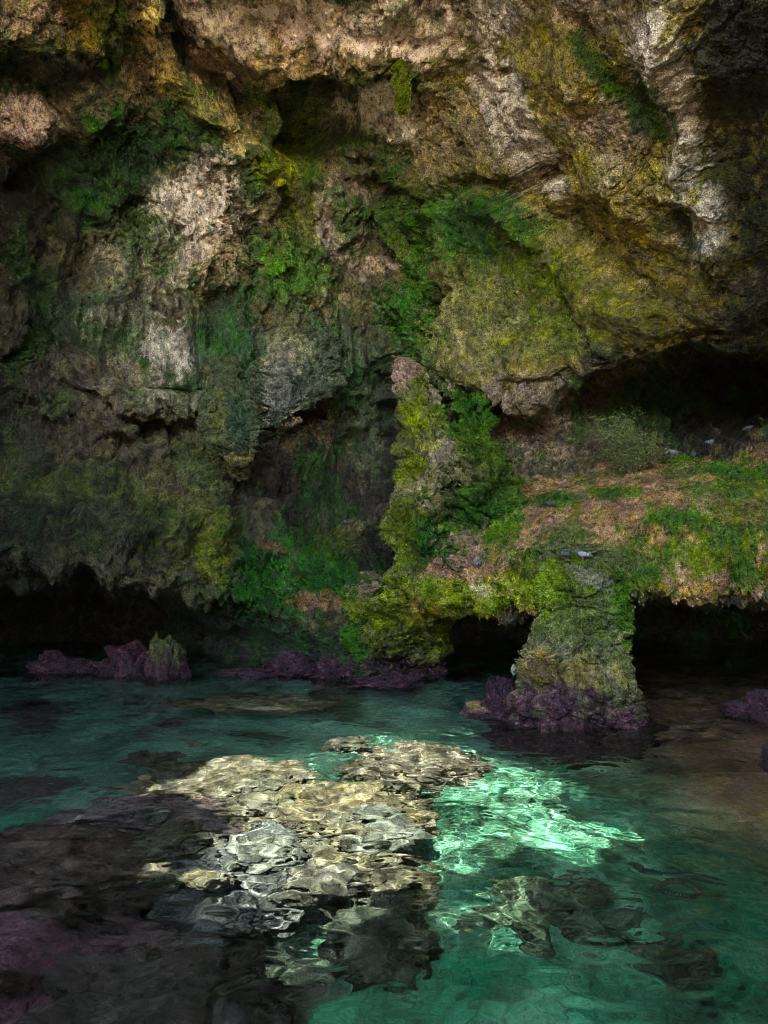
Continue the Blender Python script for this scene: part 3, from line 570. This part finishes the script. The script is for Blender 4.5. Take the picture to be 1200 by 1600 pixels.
sunk(590, 1440, -.6, (.38, .24, .4), 321, 'black green boulder under water below the sun patch', (.06, .065, .05), sub=5)
sunk(250, 1520, -.6, (.6, .35, .5), 323, 'dark violet brown boulder under water in the near left corner', (.045, .024, .03), sub=5)
sunk(850, 1130, -.3, (.45, .35, .4), 325, 'tan submerged rock before the pillar foot', (.34, .25, .18), sub=5, flat_top=1)
sunk(1050, 1140, -.25, (.7, .35, .4), 327, 'reddish brown submerged rock right of the pillar foot', (.3, .13, .08), sub=5, flat_top=1)

rs_ = np.random.default_rng(12)
RUB = ['small rounded stone under water at the rim of the sunlit boulders', 'small angular stone under water among the sunlit boulders']
for k in range(26):
    u_, v_ = rs_.uniform(230, 640), rs_.uniform(1190, 1420); sz = rs_.uniform(.10, .26)
    p = on_water(u_, v_, -.35); o = boulder('submerged_stone', (p[0], p[1], -.42 - .15 * rs_.random()), (sz, sz * rs_.uniform(.7, 1.1), sz * .7), M_BED, [(.12, .085, .06), (.075, .055, .05), (.13, .12, .115)][k % 3], 520 + k, RUB[0], 'stone', 'stones strewn among the sunken boulders', sub=4, amp=.5)
    o['label'] = 'small mottled stone under water strewn among the sunlit boulders'

# ------------------------------------------------------------------ water
def spaced(lo, a, b, hi, step):
    m = np.arange(a, b, step); g = []
    x = b; s = step
    while x < hi: g.append(x); s *= 1.3; x += s
    l = []; x = a; s = step
    while x > lo: s *= 1.3; x -= s; l.append(x)
    return np.array(l[::-1] + list(m) + g)
wx = spaced(-70, -5.5, 5.6, 70, .019); wy = spaced(-90, 2.6, 12.5, 21.5, .019)
X, Y = np.meshgrid(wx, wy); Wp = np.stack([X, Y, 0 * X], -1).reshape(-1, 3)
A = Wp * [1, 1.25, 1]; A = A + .12 * np.stack([fbm(Wp, 1.1, 2, .5, seed=s) for s in (401, 402, 403)], 1)
near = sst(14, 5, np.hypot(Wp[:, 0], Wp[:, 1] - 5))
hz = .03 * fbm(A, .55, 2, .5, seed=405) + .012 * fbm(A, 1.5, 2, .5, seed=407) + (.008 * fbm(A, 2.6, 2, .5, ridged=True, seed=409) + .003 * fbm(A, 6.8, 1, .5, seed=411) + .0023 * fbm(A * [1, .8, 1], 13, 1, .5, seed=412)) * near
Wp[:, 2] = hz
mw = bpy.data.materials.new('sea_water'); mw.use_nodes = True; t = mw.node_tree
t.nodes.remove(t.nodes['Principled BSDF'])
gl = node(t, 'ShaderNodeBsdfGlass', IOR=1.333, Roughness=0.0); gl.inputs['Color'].default_value = (.85, .98, .90, 1)
t.links.new(gl.outputs[0], t.nodes['Material Output'].inputs['Surface'])
wo = struct(mesh_obj('water', Wp, grid_faces(len(wy), len(wx)), mw)); wo.cycles.is_caustics_caster = True; wo.cycles.is_caustics_receiver = False

# ------------------------------------------------------------------ pigeons, bush, weed
def surface_at(u, v, r=5):
    """the rock nearest the camera at photo pixel (u, v)"""
    best = None
    for A_ in SURF:
        A_ = A_[A_[:, 1] > 5]
        if not len(A_): continue
        pu, pv = pix(A_); m = np.hypot(pu - u, pv - v) < r
        if m.any():
            q = A_[m]; q = q[q[:, 1] < q[:, 1].min() + .25]; p = q.mean(0)
            if best is None or p[1] < best[1]: best = p
    return best if best is not None else at(u, v, 12.5)
mf, t, b = new_mat('feathers'); at_ = node(t, 'ShaderNodeAttribute', attribute_name='Col')
fn = node(t, 'ShaderNodeTexNoise', Scale=90.0, Detail=3.0); tc = node(t, 'ShaderNodeTexCoord'); t.links.new(tc.outputs['Object'], fn.inputs['Vector'])
sc_ = node(t, 'ShaderNodeVectorMath', operation='SCALE'); t.links.new(at_.outputs['Color'], sc_.inputs[0]); t.links.new(maprange(t, fn.outputs[0], .3, .7, .75, 1.25), sc_.inputs['Scale'])
t.links.new(sc_.outputs[0], b.inputs['Base Color']); b.inputs['Roughness'].default_value = .75
M_BEAK = plain('beak_horn', (.12, .1, .1), .5); M_LEG = plain('bird_leg', (.4, .1, .08), .6); M_EYE = plain('eye', (.02, .01, .01), .15, .1)
def loft(rows, n=18):
    """rows: centre x, z, half width, half height, tilt of the ring"""
    R = np.array(rows, float); k = np.linspace(0, 1, len(R)); R = catmull(k, R, np.linspace(0, 1, 40)); th = np.linspace(0, 2 * np.pi, n, endpoint=False)
    V_ = []
    for x, z_, w, h, tl in R:
        V_ += [(x - math.sin(tl) * h * s_, w * c_, z_ + math.cos(tl) * h * s_) for c_, s_ in zip(np.cos(th), np.sin(th))]
    f = [tuple(q) for q in grid_faces(40, n, True)] + [tuple(range(n))[::-1], tuple(range(39 * n, 40 * n))]
    return np.array(V_), f
def tube(p, q, r0, r1, n=8):
    p, q = Vector(p), Vector(q); d = (q - p).normalized(); a_ = d.orthogonal().normalized(); c_ = d.cross(a_)
    V_ = [tuple(o + (a_ * math.cos(k) + c_ * math.sin(k)) * r) for o, r in ((p, r0), (q, r1)) for k in np.linspace(0, 2 * np.pi, n, endpoint=False)]
    return V_, [(i, (i + 1) % n, n + (i + 1) % n, n + i) for i in range(n)] + [tuple(range(n))[::-1], tuple(range(n, 2 * n))]
def join(parts):
    V_, f_ = [], []
    for v_, q_ in parts:
        o = len(V_); V_ += [tuple(x) for x in v_]; f_ += [tuple(i + o for i in x) for x in q_]
    return np.array(V_), f_
def pigeon(u, v, heading, label, grey=(.22, .22, .26), peck=0.0):
    root = bpy.data.objects.new('pigeon', None); root.scale = (.72, .72, .72); grey = tuple(.5 * x for x in (grey[0], grey[0] * .98, grey[0] * 1.08)); COL.objects.link(root); root.empty_display_size = .05
    p = surface_at(u, v); root.location = p; root.rotation_euler = (0, 0, math.radians(heading)); tag(root, label, 'pigeon', 'pigeons on the rocks')
    hz_ = -.10 * peck; hx_ = .05 * peck
    rows = [(-.185, .075, .028, .005, 0), (-.13, .09, .036, .016, 0), (-.07, .108, .05, .044, .1), (0, .118, .062, .060, .1), (.06, .128, .056, .056, -.3), (.098, .163 + hz_ * .4, .034, .036, -.8), (.113 + hx_, .195 + hz_, .024, .027, -.9), (.126 + hx_, .216 + hz_, .026, .027, -1.0), (.147 + hx_, .222 + hz_, .013, .015, -1.3)]
    v_, f_ = loft(rows); g = np.array(grey); c = np.tile(g, (len(v_), 1))
    c[v_[:, 2] > .15 + hz_ * .4] = g * (.5, .62, .6); c[(v_[:, 0] > .05) & (v_[:, 2] <= .15)] = g * (.8, .68, .8); c[v_[:, 0] < -.15] = g * .4
    mesh_obj('body', v_, f_, mf, c, parent=root)
    for sgn in (-1, 1):
        w, q = loft([(-.175, .092, .004, .007, 0), (-.12, .108, .010, .022, 0), (-.05, .122, .015, .040, 0), (.02, .13, .015, .043, 0), (.062, .135, .008, .026, 0), (.075, .136, .002, .008, 0)])
        w[:, 1] += sgn * np.interp(w[:, 0], [-.175, -.1, 0, .075], [.022, .043, .060, .046])
        wc = np.tile(np.array(grey) * 1.15, (len(w), 1)); wc[w[:, 0] < -.12] = np.array(grey) * .3
        wc[np.abs(w[:, 0] + .075) < .010] = np.array(grey) * .45
        mesh_obj('wing', w, q, mf, wc, parent=root)
        y = sgn * .024
        lv, lf = join([tube((.0, y, .07), (.008, y, .006), .008, .0045)] + [tube((.008, y, .006), (.008 + .032 * math.cos(a_), y + .032 * math.sin(a_), .003), .004, .0025) for a_ in (-.55, 0, .55, math.pi)])
        mesh_obj('leg', lv, lf, M_LEG, parent=root)
        ev, ef = ICO[4]; mesh_obj('eye', ev * .0045 + np.array([.131 + hx_, sgn * .0245, .222 + hz_]), ef, M_EYE, parent=root)
    bv, bf = tube((.142 + hx_, 0, .219 + hz_), (.172 + hx_, 0, .209 + hz_), .007, .0015); mesh_obj('beak', bv, bf, M_BEAK, parent=root)
    return root
pigeon(747, 889, 75, 'plump grey pigeon alone on the tan shelf before the mossy buttress', (.3, .29, .38))
pigeon(884, 876, 100, 'darker pigeon of the pair on top of the mossy pillar', (.12, .12, .15))
pigeon(911, 876, 150, 'pale violet grey pigeon of the pair on top of the mossy pillar', (.33, .31, .4))
pigeon(858, 796, 200, 'dark pigeon standing on the tan slope left of the ledge', (.08, .085, .09), .6)
pigeon(1050, 711, 160, 'light grey pigeon crouching at the back of the ledge right of the bush', (.3, .31, .32), .7)
pigeon(1083, 717, 250, 'dark pigeon at the back of the ledge between two paler ones', (.14, .14, .17))
pigeon(1109, 697, 20, 'whitish grey pigeon on the back rim of the ledge below the black recess', (.38, .4, .38))
pigeon(1170, 676, 330, 'dim greenish pigeon highest up at the right end of the ledge rim', (.12, .15, .14))
pigeon(541, 822, 110, 'slate grey pigeon on the dark brown shelf left of the rock column', (.26, .26, .33))

def leaf_cloud(centres, n, size, seed, spread):
    r = np.random.default_rng(seed); V_, f_ = [], []
    for k in range(n):
        c = np.array(centres[r.integers(len(centres))]) + r.normal(size=3) * spread
        d = r.normal(size=3); d[2] = d[2] * .5 - .1; d /= np.linalg.norm(d); e = np.cross(d, r.normal(size=3)); e /= np.linalg.norm(e)
        l = size * r.uniform(.6, 1.4); w = l * .3; o = len(V_); nrm = np.cross(d, e) * w * .35
        V_ += [c, c + d * l * .5 + e * w + nrm, c + d * l, c + d * l * .5 - e * w + nrm]; f_ += [(o, o + 1, o + 2), (o, o + 2, o + 3)]
    return np.array(V_), f_
bp_ = surface_at(985, 735, 8); bush = bpy.data.objects.new('bush', None); COL.objects.link(bush); bush.location = bp_
tag(bush, 'feathery dull green bush growing at the back of the ledge before the dark niche', 'bush')
r = random.Random(5); segs = []; tips = []
for k in range(26):
    a_ = r.uniform(0, 2 * math.pi); ln = r.uniform(.4, 1.15); lean = r.uniform(.1, .75); p = Vector((0, 0, -.05)); d = Vector((math.cos(a_) * lean, math.sin(a_) * lean * .7, 1)).normalized()
    for j in range(7):
        q = p + d * ln / 7; segs.append(tube(p, q, .009 * (1 - j / 8), .009 * (1 - (j + 1) / 8), 5)); p = q
        d = (d + Vector((r.uniform(-.18, .18) + math.cos(a_) * .06, r.uniform(-.18, .18), -.05))).normalized()
        if j > 1:
            tips.append(tuple(p)); tq = p + Vector((r.uniform(-.14, .14), r.uniform(-.14, .14), r.uniform(0, .12))); segs.append(tube(p, tq, .004, .002, 4)); tips.append(tuple(tq))
v_, f_ = join(segs); mesh_obj('stem', v_, f_, plain('twig', (.12, .09, .04), .8), parent=bush)
ml = plain('bush_leaf', (.13, .14, .03), .7, .5, 6)
v_, f_ = leaf_cloud(tips, 5200, .036, 3, .045); mesh_obj('foliage', v_, f_, ml, smooth=False, parent=bush)

# dark weed drifting under water at right
wd = bpy.data.objects.new('seaweed', None); COL.objects.link(wd); wd.location = on_water(1040, 1432, -.35); tag(wd, 'black looped strand of weed drifting over the emerald sand', 'seaweed')
MW = plain('black_weed', (.012, .02, .014), .5)
ring = []; M_ = 40
for k in range(M_):
    a0, a1_ = 2 * math.pi * k / M_, 2 * math.pi * (k + 1) / M_
    ring.append(tube((.13 * math.cos(a0) + .05, .13 * math.sin(a0) - .1, .02 * math.sin(2 * a0)), (.13 * math.cos(a1_) + .05, .13 * math.sin(a1_) - .1, .02 * math.sin(2 * a1_)), .03, .03, 8))
v_, f_ = join(ring); mesh_obj('loop', v_, f_, MW, parent=wd)
def frond(p0, p1, wdt, bend):
    p0, p1 = np.array(p0), np.array(p1); t_ = np.linspace(0, 1, 24); d = p1 - p0; sd_ = np.array([-d[1], d[0], 0]); sd_ /= np.linalg.norm(sd_)
    c = p0 + d * t_[:, None] + sd_ * (bend * np.sin(t_ * math.pi))[:, None]; w = wdt * np.sin(np.clip(t_ * .95 + .05, 0, 1) * math.pi) ** .7
    up = np.array([0, 0, .012]); V_ = np.stack([c - sd_ * w[:, None], c + up, c + sd_ * w[:, None], c - up], 1).reshape(-1, 3)
    return mesh_obj('frond', V_, grid_faces(24, 4, True), MW, parent=wd)
frond((-.1, .25, 0), (.02, .12, .02), .06, .02); frond((.0, .2, .03), (.42, -.02, 0), .05, .04); frond((-.12, .32, .0), (-.1, .2, .05), .05, .0)

# ------------------------------------------------------------------ moss and dry ground cover that furs the ledge and the columns
FUZZ.append((V, RR, Nf, col))
fr_ = np.random.default_rng(77); bv_, bc_ = [], []
for k, (vv, rr_, nm, cc) in enumerate(FUZZ):
    pu, pv = pix(vv); mm = np.clip((cc[:, 1] - np.maximum(cc[:, 0] * .82, cc[:, 2])) * 16, 0, 1)
    vis = (vv[:, 1] > 5) & (pu > -90) & (pu < 1290) & (pv > -60) & (vv[:, 2] > .55)
    if k == len(FUZZ) - 1:
        onl = (rr_ >= 3) & (rr_ < 5) & (u0 > 680); vis &= (rr_ > 3.0) & (rr_ < 9)
        pr = np.where(onl, .10 + .32 * mm, .16 * mm * (mm > .6))
    else: pr = .34 * mm
    q = np.where(vis & (fr_.random(len(vv)) < pr))[0]
    L_ = fr_.uniform(.012, .042, len(q)); c0 = vv[q] - nm[q] * .006
    dr = nm[q] + fr_.normal(size=(len(q), 3)) * .75 + [0, 0, .25]; dr /= np.linalg.norm(dr, axis=1)[:, None]
    sd = np.cross(dr, fr_.normal(size=(len(q), 3))); sd /= np.linalg.norm(sd, axis=1)[:, None]
    w_ = (L_ * fr_.uniform(.16, .4, len(q)))[:, None]; mid = c0 + dr * (L_ * .55)[:, None]
    bv_.append(np.stack([c0, mid + sd * w_, c0 + dr * L_[:, None] + [0, 0, -.004], mid - sd * w_], 1).reshape(-1, 3))
    bc_.append(np.repeat(cc[q] * fr_.uniform(.45, 1.5, (len(q), 1)), 4, 0))
bv_ = np.vstack(bv_); bc_ = np.vstack(bc_)
mg, t, b = new_mat('moss_fronds'); a_ = node(t, 'ShaderNodeAttribute', attribute_name='Col'); t.links.new(a_.outputs['Color'], b.inputs['Base Color']); b.inputs['Roughness'].default_value = .7; b.inputs['Specular IOR Level'].default_value = .2
mo_ = mesh_obj('moss', bv_, np.arange(len(bv_)).reshape(-1, 4), mg, np.clip(bc_, .006, .8), smooth=False); mo_['kind'] = 'stuff'
print('fronds', len(bv_) // 4)
